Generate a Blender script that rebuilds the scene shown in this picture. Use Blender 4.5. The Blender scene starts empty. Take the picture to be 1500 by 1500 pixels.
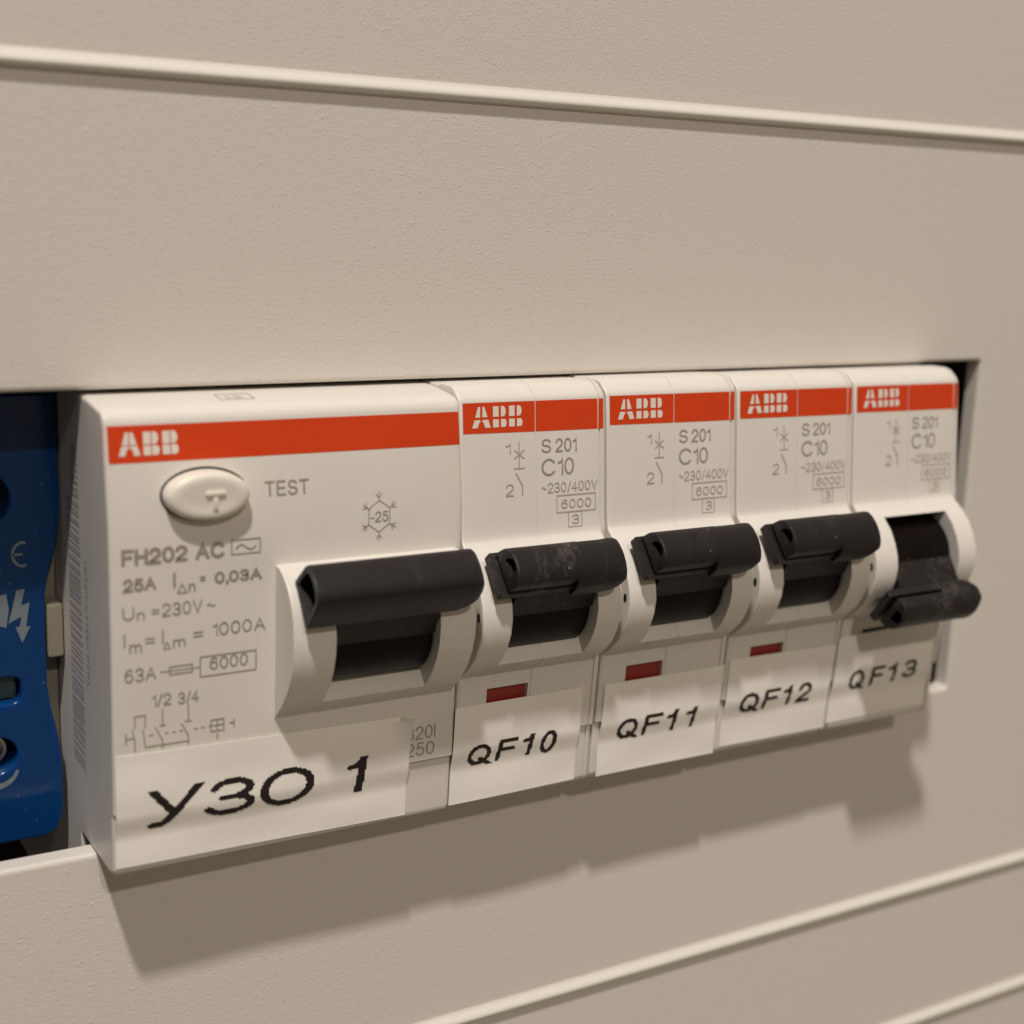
import bpy, bmesh, math, random
from mathutils import Matrix, Vector

random.seed(7)
S = 0.001                                   # all coordinates below are millimetres
scene = bpy.context.scene
col = scene.collection

# ------------------------------------------------------------------ camera
cam_d = bpy.data.cameras.new('camera')
cam = bpy.data.objects.new('camera', cam_d)
col.objects.link(cam)
CP = Vector((-31.145, -131.645, 26.539))
YAW, PIT, ROL = math.radians(30.742), math.radians(-12.192), math.radians(2.1034)
f_ = Vector((math.sin(YAW)*math.cos(PIT), math.cos(YAW)*math.cos(PIT), math.sin(PIT)))
r_ = Vector((math.cos(YAW), -math.sin(YAW), 0.0))
u_ = r_.cross(f_)
rr = math.cos(ROL)*r_ + math.sin(ROL)*u_
uu = -math.sin(ROL)*r_ + math.cos(ROL)*u_
M = Matrix(((rr.x, uu.x, -f_.x, CP.x*S), (rr.y, uu.y, -f_.y, CP.y*S), (rr.z, uu.z, -f_.z, CP.z*S), (0, 0, 0, 1)))
cam.matrix_world = M
cam_d.sensor_fit = 'HORIZONTAL'
cam_d.sensor_width = 36.0
cam_d.lens = 2078.97/1500*36
cam_d.clip_start = 0.005
cam_d.clip_end = 20
cam_d.dof.use_dof = True
cam_d.dof.focus_distance = 0.145
cam_d.dof.aperture_fstop = 21.0
scene.camera = cam

# ------------------------------------------------------------------ light
world = bpy.data.worlds.new('World')
scene.world = world
world.use_nodes = True
bg = world.node_tree.nodes['Background']
wn = world.node_tree.nodes
wtc = wn.new('ShaderNodeTexCoord')
wsx = wn.new('ShaderNodeSeparateXYZ')
wmr = wn.new('ShaderNodeMapRange')              # the room is darker to the left
wmr.inputs['From Min'].default_value = -0.75
wmr.inputs['From Max'].default_value = 0.5
wmr.inputs['To Min'].default_value = 0.022
wmr.inputs['To Max'].default_value = 0.262
world.node_tree.links.new(wtc.outputs['Generated'], wsx.inputs[0])
world.node_tree.links.new(wsx.outputs['X'], wmr.inputs['Value'])
world.node_tree.links.new(wmr.outputs['Result'], bg.inputs['Strength'])
bg.inputs['Color'].default_value = (1.0, 0.81, 0.59, 1)

def lamp(name, loc, target, size, power, color):
    d = bpy.data.lights.new(name, 'AREA')
    d.shape = 'DISK'
    d.size = size*S
    d.energy = power
    d.color = color
    o = bpy.data.objects.new(name, d)
    col.objects.link(o)
    o.location = Vector(loc)*S
    o.rotation_euler = (Vector(target)-Vector(loc)).to_track_quat('-Z', 'Y').to_euler()
    return o
lamp('ceiling_lamp', (-530, -900, 2035), (50, 0, -20), 115, 41.2, (1.0, 0.945, 0.885))
lamp('room_lamp', (-150, -1500, 1130), (50, 0, -20), 60, 7.0, (1.0, 0.915, 0.79))

vs = scene.view_settings
vs.view_transform = 'Standard'
vs.look = 'None'
vs.exposure = 0.03
vs.gamma = 1.0
vs.use_curve_mapping = False

# ------------------------------------------------------------------ materials
def mat(name, color, rough=0.45, spec=0.5, metallic=0.0, coat=0.0, transmission=0.0):
    m = bpy.data.materials.new(name)
    m.use_nodes = True
    b = m.node_tree.nodes['Principled BSDF']
    b.inputs['Base Color'].default_value = (*color, 1)
    b.inputs['Roughness'].default_value = rough
    b.inputs['Specular IOR Level'].default_value = spec
    b.inputs['Metallic'].default_value = metallic
    b.inputs['Coat Weight'].default_value = coat
    b.inputs['Transmission Weight'].default_value = transmission
    return m

def add_noise_bump(m, scale, dist, detail=2.0, strength=1.0, color_var=0.0, rough_var=0.0):
    nt = m.node_tree; N = nt.nodes; b = N['Principled BSDF']
    tc = N.new('ShaderNodeTexCoord')
    n = N.new('ShaderNodeTexNoise')
    n.inputs['Scale'].default_value = scale
    n.inputs['Detail'].default_value = detail
    nt.links.new(tc.outputs['Object'], n.inputs['Vector'])
    bp = N.new('ShaderNodeBump')
    bp.inputs['Distance'].default_value = dist
    bp.inputs['Strength'].default_value = strength
    nt.links.new(n.outputs['Fac'], bp.inputs['Height'])
    nt.links.new(bp.outputs['Normal'], b.inputs['Normal'])
    if color_var:
        n2 = N.new('ShaderNodeTexNoise')
        n2.inputs['Scale'].default_value = scale*0.04
        n2.inputs['Detail'].default_value = 4
        nt.links.new(tc.outputs['Object'], n2.inputs['Vector'])
        mr = N.new('ShaderNodeMapRange')
        mr.inputs['From Min'].default_value = 0.3
        mr.inputs['From Max'].default_value = 0.7
        mr.inputs['To Min'].default_value = 1-color_var
        mr.inputs['To Max'].default_value = 1+color_var
        nt.links.new(n2.outputs['Fac'], mr.inputs['Value'])
        hv = N.new('ShaderNodeHueSaturation')
        hv.inputs['Color'].default_value = b.inputs['Base Color'].default_value
        nt.links.new(mr.outputs['Result'], hv.inputs['Value'])
        nt.links.new(hv.outputs['Color'], b.inputs['Base Color'])
    if rough_var:
        mr2 = N.new('ShaderNodeMapRange')
        r0 = b.inputs['Roughness'].default_value
        mr2.inputs['To Min'].default_value = r0-rough_var
        mr2.inputs['To Max'].default_value = r0+rough_var
        nt.links.new(n.outputs['Fac'], mr2.inputs['Value'])
        nt.links.new(mr2.outputs['Result'], b.inputs['Roughness'])
    return m

def grain_panel():
    m = mat('panel_plastic', (0.70, 0.655, 0.60), 0.30, 0.5)
    nt = m.node_tree; N = nt.nodes; b = N['Principled BSDF']
    tc = N.new('ShaderNodeTexCoord')
    mp = N.new('ShaderNodeMapping'); mp.inputs['Rotation'].default_value = (0, math.radians(35), 0); mp.inputs['Scale'].default_value = (0.75, 1, 1.15)
    nt.links.new(tc.outputs['Object'], mp.inputs['Vector'])
    n1 = N.new('ShaderNodeTexNoise'); n1.inputs['Scale'].default_value = 3600; n1.inputs['Detail'].default_value = 1.0
    n2 = N.new('ShaderNodeTexNoise'); n2.inputs['Scale'].default_value = 3300; n2.inputs['Detail'].default_value = 1.5
    nt.links.new(mp.outputs['Vector'], n1.inputs['Vector']); nt.links.new(tc.outputs['Object'], n2.inputs['Vector'])
    mr = N.new('ShaderNodeMapRange'); mr.interpolation_type = 'SMOOTHSTEP'          # sparse raised grains
    mr.inputs['From Min'].default_value = 0.60; mr.inputs['From Max'].default_value = 0.78
    nt.links.new(n1.outputs['Fac'], mr.inputs['Value'])
    ma = N.new('ShaderNodeMath'); ma.operation = 'MULTIPLY_ADD'; ma.inputs[1].default_value = 1.5
    nt.links.new(n2.outputs['Fac'], ma.inputs[0]); nt.links.new(mr.outputs['Result'], ma.inputs[2])
    bp = N.new('ShaderNodeBump'); bp.inputs['Distance'].default_value = 0.000019; bp.inputs['Strength'].default_value = 1.0
    nt.links.new(ma.outputs[0], bp.inputs['Height'])
    nt.links.new(bp.outputs['Normal'], b.inputs['Normal'])
    return m

M_PANEL = grain_panel()
M_RIDGE = add_noise_bump(mat('ridge_plastic', (0.72, 0.685, 0.62), 0.38), 900, 0.00001)
M_WHITE = add_noise_bump(mat('device_plastic', (0.745, 0.702, 0.65), 0.40), 2500, 0.000006, 2, 1, 0.025)
M_CREAM = add_noise_bump(mat('button_plastic', (0.82, 0.77, 0.68), 0.38), 1800, 0.000006)
M_RED = add_noise_bump(mat('red_print', (0.65, 0.052, 0.008), 0.45, 0.25), 1500, 0.000005, 2, 1, 0.05)
M_LOGO = mat('logo_white', (0.80, 0.74, 0.66), 0.5)
M_PRINT = mat('grey_print', (0.31, 0.275, 0.23), 0.6)
M_PRINTB = mat('grey_print_bold', (0.31, 0.27, 0.225), 0.6)
M_PRINTL = mat('grey_print_light', (0.40, 0.36, 0.31), 0.6)
M_BAR = mat('barcode_print', (0.45, 0.42, 0.40), 0.6)
M_INK = mat('label_ink', (0.012, 0.006, 0.006), 0.55)
M_LABEL = add_noise_bump(mat('label_paper', (0.94, 0.895, 0.84), 0.33), 900, 0.000012, 2, 1, 0.015)
M_WINDOW = add_noise_bump(mat('indicator_red', (0.30, 0.025, 0.012), 0.4), 1200, 0.00001, 2, 1, 0.15)
M_WORN = mat('worn_edge', (0.86, 0.60, 0.48), 0.6)
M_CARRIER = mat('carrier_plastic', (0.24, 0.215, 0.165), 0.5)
M_DARK = mat('dark_hole', (0.012, 0.010, 0.010), 0.6)
M_INT = mat('interior_grey', (0.14, 0.125, 0.11), 0.8)
M_STEEL = mat('screw_steel', (0.35, 0.38, 0.38), 0.3, 0.5, 1.0)
M_BLUEPRINT = mat('block_print', (0.17, 0.20, 0.23), 0.6)

def black_mat(name, dust, base=(0.014, 0.0115, 0.0125), rough=0.45, spec=0.35):
    m = mat(name, base, rough, spec)
    nt = m.node_tree; N = nt.nodes; b = N['Principled BSDF']
    tc = N.new('ShaderNodeTexCoord')
    mp = N.new('ShaderNodeMapping'); mp.inputs['Scale'].default_value = (1.0, 1.0, 0.55)
    nt.links.new(tc.outputs['Object'], mp.inputs['Vector'])
    n1 = N.new('ShaderNodeTexNoise'); n1.inputs['Scale'].default_value = 2000; n1.inputs['Detail'].default_value = 6; n1.inputs['Roughness'].default_value = 0.7
    n2 = N.new('ShaderNodeTexNoise'); n2.inputs['Scale'].default_value = 330; n2.inputs['Detail'].default_value = 2
    nt.links.new(mp.outputs['Vector'], n1.inputs['Vector']); nt.links.new(mp.outputs['Vector'], n2.inputs['Vector'])
    mu = N.new('ShaderNodeMath'); mu.operation = 'MULTIPLY'
    nt.links.new(n1.outputs['Fac'], mu.inputs[0]); nt.links.new(n2.outputs['Fac'], mu.inputs[1])
    mr = N.new('ShaderNodeMapRange')
    mr.inputs['From Min'].default_value = 0.27; mr.inputs['From Max'].default_value = 0.50
    mr.inputs['To Min'].default_value = 0.0; mr.inputs['To Max'].default_value = dust
    nt.links.new(mu.outputs[0], mr.inputs['Value'])
    mx = N.new('ShaderNodeMixRGB')
    mx.inputs['Color1'].default_value = (*base, 1); mx.inputs['Color2'].default_value = (0.30, 0.265, 0.235, 1)
    nt.links.new(mr.outputs['Result'], mx.inputs['Fac'])
    # tiny lint specks
    v = N.new('ShaderNodeTexVoronoi'); v.inputs['Scale'].default_value = 520
    nt.links.new(tc.outputs['Object'], v.inputs['Vector'])
    lt = N.new('ShaderNodeMath'); lt.operation = 'LESS_THAN'; lt.inputs[1].default_value = 0.035 + 0.06*dust
    nt.links.new(v.outputs['Distance'], lt.inputs[0])
    mx2 = N.new('ShaderNodeMixRGB'); mx2.inputs['Color2'].default_value = (0.42, 0.36, 0.30, 1)
    mlt = N.new('ShaderNodeMath'); mlt.operation = 'MULTIPLY'; mlt.inputs[1].default_value = 0.55
    nt.links.new(lt.outputs[0], mlt.inputs[0])
    nt.links.new(mlt.outputs[0], mx2.inputs['Fac']); nt.links.new(mx.outputs['Color'], mx2.inputs['Color1'])
    nt.links.new(mx2.outputs['Color'], b.inputs['Base Color'])
    bp = N.new('ShaderNodeBump'); bp.inputs['Distance'].default_value = 0.00002; bp.inputs['Strength'].default_value = 0.6
    nt.links.new(n1.outputs['Fac'], bp.inputs['Height']); nt.links.new(bp.outputs['Normal'], b.inputs['Normal'])
    return m
M_BLACK = black_mat('black_plastic', 0.06)
M_BLACKD = black_mat('dusty_black_plastic', 0.26)
M_DRUM = black_mat('drum_plastic', 0.03, (0.004, 0.0018, 0.002), 0.36, 0.16)

def blue_mat():
    m = mat('blue_plastic', (0.0015, 0.045, 0.17), 0.14, 0.35)
    nt = m.node_tree; N = nt.nodes; b = N['Principled BSDF']
    b.inputs['Subsurface Weight'].default_value = 0.85
    b.inputs['Subsurface Radius'].default_value = (0.1, 0.4, 1.0)
    b.inputs['Subsurface Scale'].default_value = 0.004
    tc = N.new('ShaderNodeTexCoord')
    n = N.new('ShaderNodeTexNoise'); n.inputs['Scale'].default_value = 420; n.inputs['Detail'].default_value = 3
    nt.links.new(tc.outputs['Object'], n.inputs['Vector'])
    bp = N.new('ShaderNodeBump'); bp.inputs['Distance'].default_value = 0.00006; bp.inputs['Strength'].default_value = 0.5
    nt.links.new(n.outputs['Fac'], bp.inputs['Height']); nt.links.new(bp.outputs['Normal'], b.inputs['Normal'])
    v = N.new('ShaderNodeTexVoronoi'); v.inputs['Scale'].default_value = 800      # pale specks painted in as small glints
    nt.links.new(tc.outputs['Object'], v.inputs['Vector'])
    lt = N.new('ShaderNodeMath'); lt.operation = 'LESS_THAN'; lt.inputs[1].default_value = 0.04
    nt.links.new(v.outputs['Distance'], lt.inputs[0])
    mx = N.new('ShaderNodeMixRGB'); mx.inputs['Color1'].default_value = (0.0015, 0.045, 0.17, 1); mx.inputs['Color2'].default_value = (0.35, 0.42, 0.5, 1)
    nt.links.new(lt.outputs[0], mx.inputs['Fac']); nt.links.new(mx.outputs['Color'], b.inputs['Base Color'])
    return m
M_TEAL = mat('contact_teal', (0.03, 0.075, 0.085), 0.22, 0.5)
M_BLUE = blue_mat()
M_BLUED = mat('blue_recess', (0.002, 0.015, 0.035), 0.25)

# ------------------------------------------------------------------ mesh helpers
def finish(name, bm, material, parent=None, smooth=35, loc=(0, 0, 0), weld=True):
    if weld:
        bmesh.ops.remove_doubles(bm, verts=bm.verts, dist=1e-4)
        bmesh.ops.recalc_face_normals(bm, faces=bm.faces)
    for v in bm.verts: v.co *= S
    me = bpy.data.meshes.new(name)
    bm.to_mesh(me); bm.free()
    if smooth:
        for p in me.polygons: p.use_smooth = True
        me.set_sharp_from_angle(angle=math.radians(smooth))
    me.materials.append(material)
    o = bpy.data.objects.new(name, me)
    col.objects.link(o)
    o.location = Vector(loc)*S
    if smooth:
        w = o.modifiers.new('weighted', 'WEIGHTED_NORMAL'); w.keep_sharp = True; w.weight = 60
    if parent: o.parent = parent
    return o

def thing(name, label, cat, loc=(0, 0, 0), group=None):
    o = bpy.data.objects.new(name, None)
    o.empty_display_size = 0.005
    col.objects.link(o)
    o.location = Vector(loc)*S
    o['label'] = label; o['category'] = cat
    if group: o['group'] = group
    return o

def loft(bm, sections, caps=True):
    rings = []
    for X, prof in sections:
        rings.append([bm.verts.new((X(y) if callable(X) else X, y, z)) for y, z in prof])
    n = len(rings[0])
    for a, b in zip(rings, rings[1:]):
        for i in range(n):
            j = (i+1) % n
            try: bm.faces.new((a[i], a[j], b[j], b[i]))
            except ValueError: pass
    if caps:
        bm.faces.new(rings[0]); bm.faces.new(rings[-1][::-1])

def box(bm, x0, x1, y0, y1, z0, z1, bev=0.0):
    vs_ = [bm.verts.new((x, y, z)) for x in (x0, x1) for y in (y0, y1) for z in (z0, z1)]
    F = [(0, 1, 3, 2), (4, 6, 7, 5), (0, 4, 5, 1), (2, 3, 7, 6), (0, 2, 6, 4), (1, 5, 7, 3)]
    fs = [bm.faces.new([vs_[i] for i in f]) for f in F]
    if bev:
        es = list({e for f in fs for e in f.edges})
        bmesh.ops.bevel(bm, geom=es, offset=bev, segments=2, affect='EDGES', profile=0.5)

def interp(x, xs, ys):
    if x <= xs[0]: return ys[0]
    for a, b, c, d in zip(xs, xs[1:], ys, ys[1:]):
        if x <= b: return c+(d-c)*(x-a)/(b-a)
    return ys[-1]

def y_mcb(z):
    if z > -6: return -9.45-(7.3-z)*1.3/13.3
    return interp(z, [-34.6, -29.3, -28.75, -28.6, -20.9, -6], [-9.7, -9.9, -9.95, -10.35, -10.9, -10.75])
def y_rcd(z):
    return interp(z, [-34.8, -29.7, -29.4, -29.2, -22, -13, -2, 6.8], [-9.75, -9.95, -10.0, -10.4, -10.65, -10.95, -10.95, -9.85])

# ------------------------------------------------------------------ print helpers
def arc_(cx, cz, rx, rz, a0, a1, n=16):
    return [(cx+rx*math.cos(math.radians(a0+(a1-a0)*q/n)), cz+rz*math.sin(math.radians(a0+(a1-a0)*q/n))) for q in range(n+1)]
GLYPH = {     # plain sans serif drawn with a pen: width, strokes (cap height 1)
 '0': [arc_(.29, .5, .29, .5, 0, 360, 28)],
 '1': [[(0, .76), (.13, .79), (.22, .87), (.27, 1.0), (.27, 0)]],
 '2': [arc_(.29, .70, .28, .30, 172, -38, 16)+[(.03, .10), (0, 0), (.58, 0)]],
 '3': [arc_(.28, .745, .26, .255, 165, -90, 14)+arc_(.28, .255, .29, .255, 80, -165, 14), [(.18, .505), (.30, .495)]],
 '4': [[(.45, 0), (.45, 1), (0, .29), (.62, .29)]],
 '5': [[(.52, 1), (.11, 1), (.05, .52)]+arc_(.28, .325, .29, .325, 130, -160, 16)],
 '6': [arc_(.29, .315, .28, .315, 0, 360, 24), arc_(.32, .5, .31, .5, 45, 188, 14)],
 'A': [[(0, 0), (.36, 1), (.72, 0)], [(.13, .36), (.59, .36)]],
 'C': [arc_(.40, .5, .40, .5, 38, 322, 24)],
 'E': [[(.56, 1), (0, 1), (0, 0), (.58, 0)], [(0, .52), (.52, .52)]],
 'F': [[(.56, 1), (0, 1), (0, 0)], [(0, .51), (.48, .51)]],
 'H': [[(0, 0), (0, 1)], [(.62, 0), (.62, 1)], [(0, .52), (.62, .52)]],
 'I': [[(0, 0), (0, 1)]],
 'S': [arc_(.31, .75, .28, .25, 15, 262, 16)+arc_(.31, .255, .30, .255, 82, -170, 16)],
 'T': [[(0, 1), (.64, 1)], [(.32, 1), (.32, 0)]],
 'U': [[(0, 1)]+arc_(.32, .33, .32, .33, 180, 360, 16)+[(.64, 1)]],
 'V': [[(0, 1), (.34, 0), (.68, 1)]],
 'Q': [arc_(.42, .5, .42, .5, 0, 360, 28), [(.50, .26), (.86, -.04)]],
 'n': [[(0, 0), (0, .7)], [(0, .40)]+arc_(.24, .44, .23, .26, 170, 0, 12)+[(.47, 0)]],
 'm': [[(0, 0), (0, .7)], [(0, .42)]+arc_(.20, .46, .19, .24, 170, 0, 10)+[(.39, 0)], [(.39, .42)]+arc_(.59, .46, .19, .24, 170, 0, 10)+[(.78, 0)]],
 '=': [[(0, .64), (.5, .64)], [(0, .36), (.5, .36)]],
 '-': [[(0, .38), (.32, .38)]],
 '/': [[(0, -.04), (.36, 1.04)]],
 ',': [[(.06, .06), (.05, -.08), (0, -.16)]],
 '~': [[(.62*q/12, .42+.10*math.sin(math.tau*q/12)) for q in range(13)]],
 'У': [[(0, 1), (.42, .32)], [(.80, 1), (.36, .20), (.29, .08), (.20, .0), (.04, 0.0)]],
 'З': [arc_(.40, .745, .36, .255, 165, -90, 14)+arc_(.40, .255, .42, .255, 80, -165, 14), [(.24, .505), (.42, .495)]],
 'О': [arc_(.62, .5, .62, .5, 0, 360, 36)],
}
def strokes(s, gap=0.26):
    """pen strokes of a text string, cap height 1"""
    out = []; x = 0.0
    for ch in s:
        if ch == ' ': x += 0.35; continue
        g = GLYPH[ch]
        w = max(p[0] for st in g for p in st)
        for st in g: out.append([(px+x, pz) for px, pz in st])
        x += w+(gap*0.75 if ch in '1,/' else gap)
    return out
def bounds(t):
    xs = [p[0] for a in t for p in a]; ys = [p[1] for a in t for p in a]
    return min(xs), max(xs), min(ys), max(ys)

class Print:
    """flat printing on a device face: the Y of each point follows the face"""
    def __init__(self, face, lift=0.03): self.bm = bmesh.new(); self.face = face; self.lift = lift; self.n = 0
    def poly(self, pts):
        # every printed piece is cut into thin bands so that it follows the face
        vs_ = [self.bm.verts.new((x, self.face(z)-self.lift-0.003*(self.n % 7), z)) for x, z in pts]
        try: f = self.bm.faces.new(vs_)
        except ValueError: return
        f.normal_update()
        if f.normal.y > 0: f.normal_flip()
    def text(self, s, x0, x1, z0, z1, w=0.12, fit='cap'):
        t = strokes(s); a, b, c, d = bounds(t)
        kx = (x1-x0-w)/(b-a) if b > a else 1.0
        if fit == 'cap': kz = (z1-z0-w); zb = 0.0
        else: kz = (z1-z0-w)/(d-c); zb = c
        for st in t:
            self.pen([(x0+w/2+(p[0]-a)*kx, z0+w/2+(p[1]-zb)*kz) for p in st], w)
    def pen(self, pts, w):
        """a stroke of even width with mitred joints"""
        P = [Vector(q) for q in pts]
        P = [P[0]]+[b for a, b in zip(P, P[1:]) if (b-a).length > 1e-5]
        n = len(P)
        if n < 2: return
        self.n += 1
        closed = (P[0]-P[-1]).length < 1e-4
        L = []; R = []
        for i in range(n):
            d0 = (P[i]-P[i-1]) if i > 0 else ((P[-1]-P[-2]) if closed else P[1]-P[0])
            d1 = (P[i+1]-P[i]) if i < n-1 else ((P[1]-P[0]) if closed else P[-1]-P[-2])
            d0 = d0.normalized(); d1 = d1.normalized()
            n0 = Vector((-d0.y, d0.x)); n1 = Vector((-d1.y, d1.x))
            m = n0+n1
            m = n0 if m.length < 1e-3 else m.normalized()
            k = min(1.0/max(m.dot(n0), 0.35), 1.9)
            e = Vector((0, 0))
            if not closed and i == 0: e = -d1*w*0.4
            if not closed and i == n-1: e = d0*w*0.4
            L.append(P[i]+m*k*w/2+e); R.append(P[i]-m*k*w/2+e)
        for i in range(n-1):
            self.poly([tuple(L[i]), tuple(R[i]), tuple(R[i+1]), tuple(L[i+1])])
    def line(self, pts, w=0.1):
        for (xa, za), (xb, zb) in zip(pts, pts[1:]):
            d = Vector((xb-xa, zb-za))
            if d.length < 1e-6: continue
            d.normalize(); n = Vector((-d.y, d.x))*w/2; e = d*w*0.45
            self.n += 1                       # crossing strokes lie a hair apart
            self.poly([(xa-e.x+n.x, za-e.y+n.y), (xa-e.x-n.x, za-e.y-n.y), (xb+e.x-n.x, zb+e.y-n.y), (xb+e.x+n.x, zb+e.y+n.y)])
    def rect(self, x0, x1, z0, z1, w=0.1): self.line([(x0, z0), (x1, z0), (x1, z1), (x0, z1), (x0, z0)], w)
    def build(self, name, m, parent): return finish(name, self.bm, m, parent, smooth=0, weld=False)

def logo(face, x0, x1, z0, z1, cut, parent, lift=0.055):
    """three block letters, each cut by a cross into four pieces"""
    p = Print(face, lift)
    h = z1-z0; zm = z0+h*0.44
    w = x1-x0
    wa = w*0.36; wb = w*0.27; g = (w-wa-2*wb)/2
    # A : a trapezoid with a notch below
    c = x0+wa/2; t = wa*0.17; k = cut/2
    def ax(z): return (wa/2) + (t-wa/2)*(z-z0)/h           # half width of the A at z
    for sgn in (-1, 1):
        p.poly([(c+sgn*k, zm+k), (c+sgn*ax(zm+k), zm+k), (c+sgn*ax(z1), z1), (c+sgn*k, z1)])
        inner = wa*0.21
        p.poly([(c+sgn*inner, z0), (c+sgn*ax(z0), z0), (c+sgn*ax(zm-k), zm-k), (c+sgn*inner*0.55, zm-k-h*0.12)])
        p.poly([(c+sgn*k, zm-k), (c+sgn*k, zm-k-h*0.12), (c+sgn*inner*0.55, zm-k-h*0.12), (c+sgn*ax(zm-k), zm-k)])
    for i in range(2):
        bx = x0+wa+g+i*(wb+g); vx = bx+wb*0.5
        p.poly([(bx, zm+k), (vx-k, zm+k), (vx-k, z1), (bx, z1)])
        p.poly([(bx, z0), (vx-k, z0), (vx-k, zm-k), (bx, zm-k)])
        def half(zb, zt, xr):
            pts = [(vx+k, zb)]
            r = (zt-zb)/2
            for q in range(9):
                an = -math.pi/2+math.pi*q/8
                pts.append((xr-r*0.62+r*0.62*math.cos(an), (zb+zt)/2+r*math.sin(an)))
            pts.append((vx+k, zt)); p.poly(pts)
        half(zm+k, z1, bx+wb*0.94); half(z0, zm-k, bx+wb)
    return p.build('logo', M_LOGO, parent)

def thermal(bm, s, x0, x1, z0, z1, ysurf, w, shear, px, flat=1.15):
    """one letter of the label printer, in printer dots"""
    t = strokes(s); a, b, c, d = bounds(t)
    h = z1-z0
    wx = w*flat
    kx = max(0.05, (x1-x0)-shear*h*0.8-wx)/(b-a); kz = (h-w)/(d-c)
    segs = []
    for st in t:
        pts = [((x0+wx/2+(p[0]-a)*kx+shear*((p[1]-c)*kz-h*0.1))/flat, z0+w/2+(p[1]-c)*kz) for p in st]
        segs += list(zip(pts, pts[1:]))
    ext = []                                   # flat ends at cap line and base line
    for (ax, az), (bx, bz) in segs:
        for (px_, pz_), (qx, qz) in (((ax, az), (bx, bz)), ((bx, bz), (ax, az))):
            if (abs(pz_-z0-w/2) < 1e-4 or abs(pz_-z1+w/2) < 1e-4) and abs(pz_-qz) > 0.55*math.hypot(px_-qx, pz_-qz):
                l = math.hypot(px_-qx, pz_-qz); ext.append(((px_, pz_), (px_+(px_-qx)/l*w, pz_+(pz_-qz)/l*w)))
    segs += ext
    r2 = (w/2)**2
    nz = int(round(h/px))+2
    nx = int((x1-x0)/px)+8
    for j in range(-2, nz+2):
        zc = z0+(j+0.5)*px
        if zc < z0 or zc > z1: continue
        run = None
        for i in range(-4, nx+1):
            xc = x0+(i+0.5)*px; xs = xc/flat
            ins = False
            if i < nx:
                for (ax, az), (bx, bz) in segs:
                    dx, dz = bx-ax, bz-az
                    k = max(0.0, min(1.0, ((xs-ax)*dx+(zc-az)*dz)/(dx*dx+dz*dz+1e-12)))
                    if (ax+k*dx-xs)**2+(az+k*dz-zc)**2 <= r2: ins = True; break
            if ins and run is None: run = xc-px/2
            if not ins and run is not None:
                xe = xc-px/2
                za, zb = zc-px/2, zc+px/2
                q0 = run
                while q0 < xe-1e-6:                      # short pieces, so that the ink follows the paper
                    q1 = min(xe, q0+0.6)
                    f = bm.faces.new([bm.verts.new(q) for q in ((q0, ysurf(q0, za), za), (q1, ysurf(q1, za), za), (q1, ysurf(q1, zb), zb), (q0, ysurf(q0, zb), zb))])
                    f.normal_update()
                    if f.normal.y > 0: f.normal_flip()
                    q0 = q1
                run = None

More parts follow.
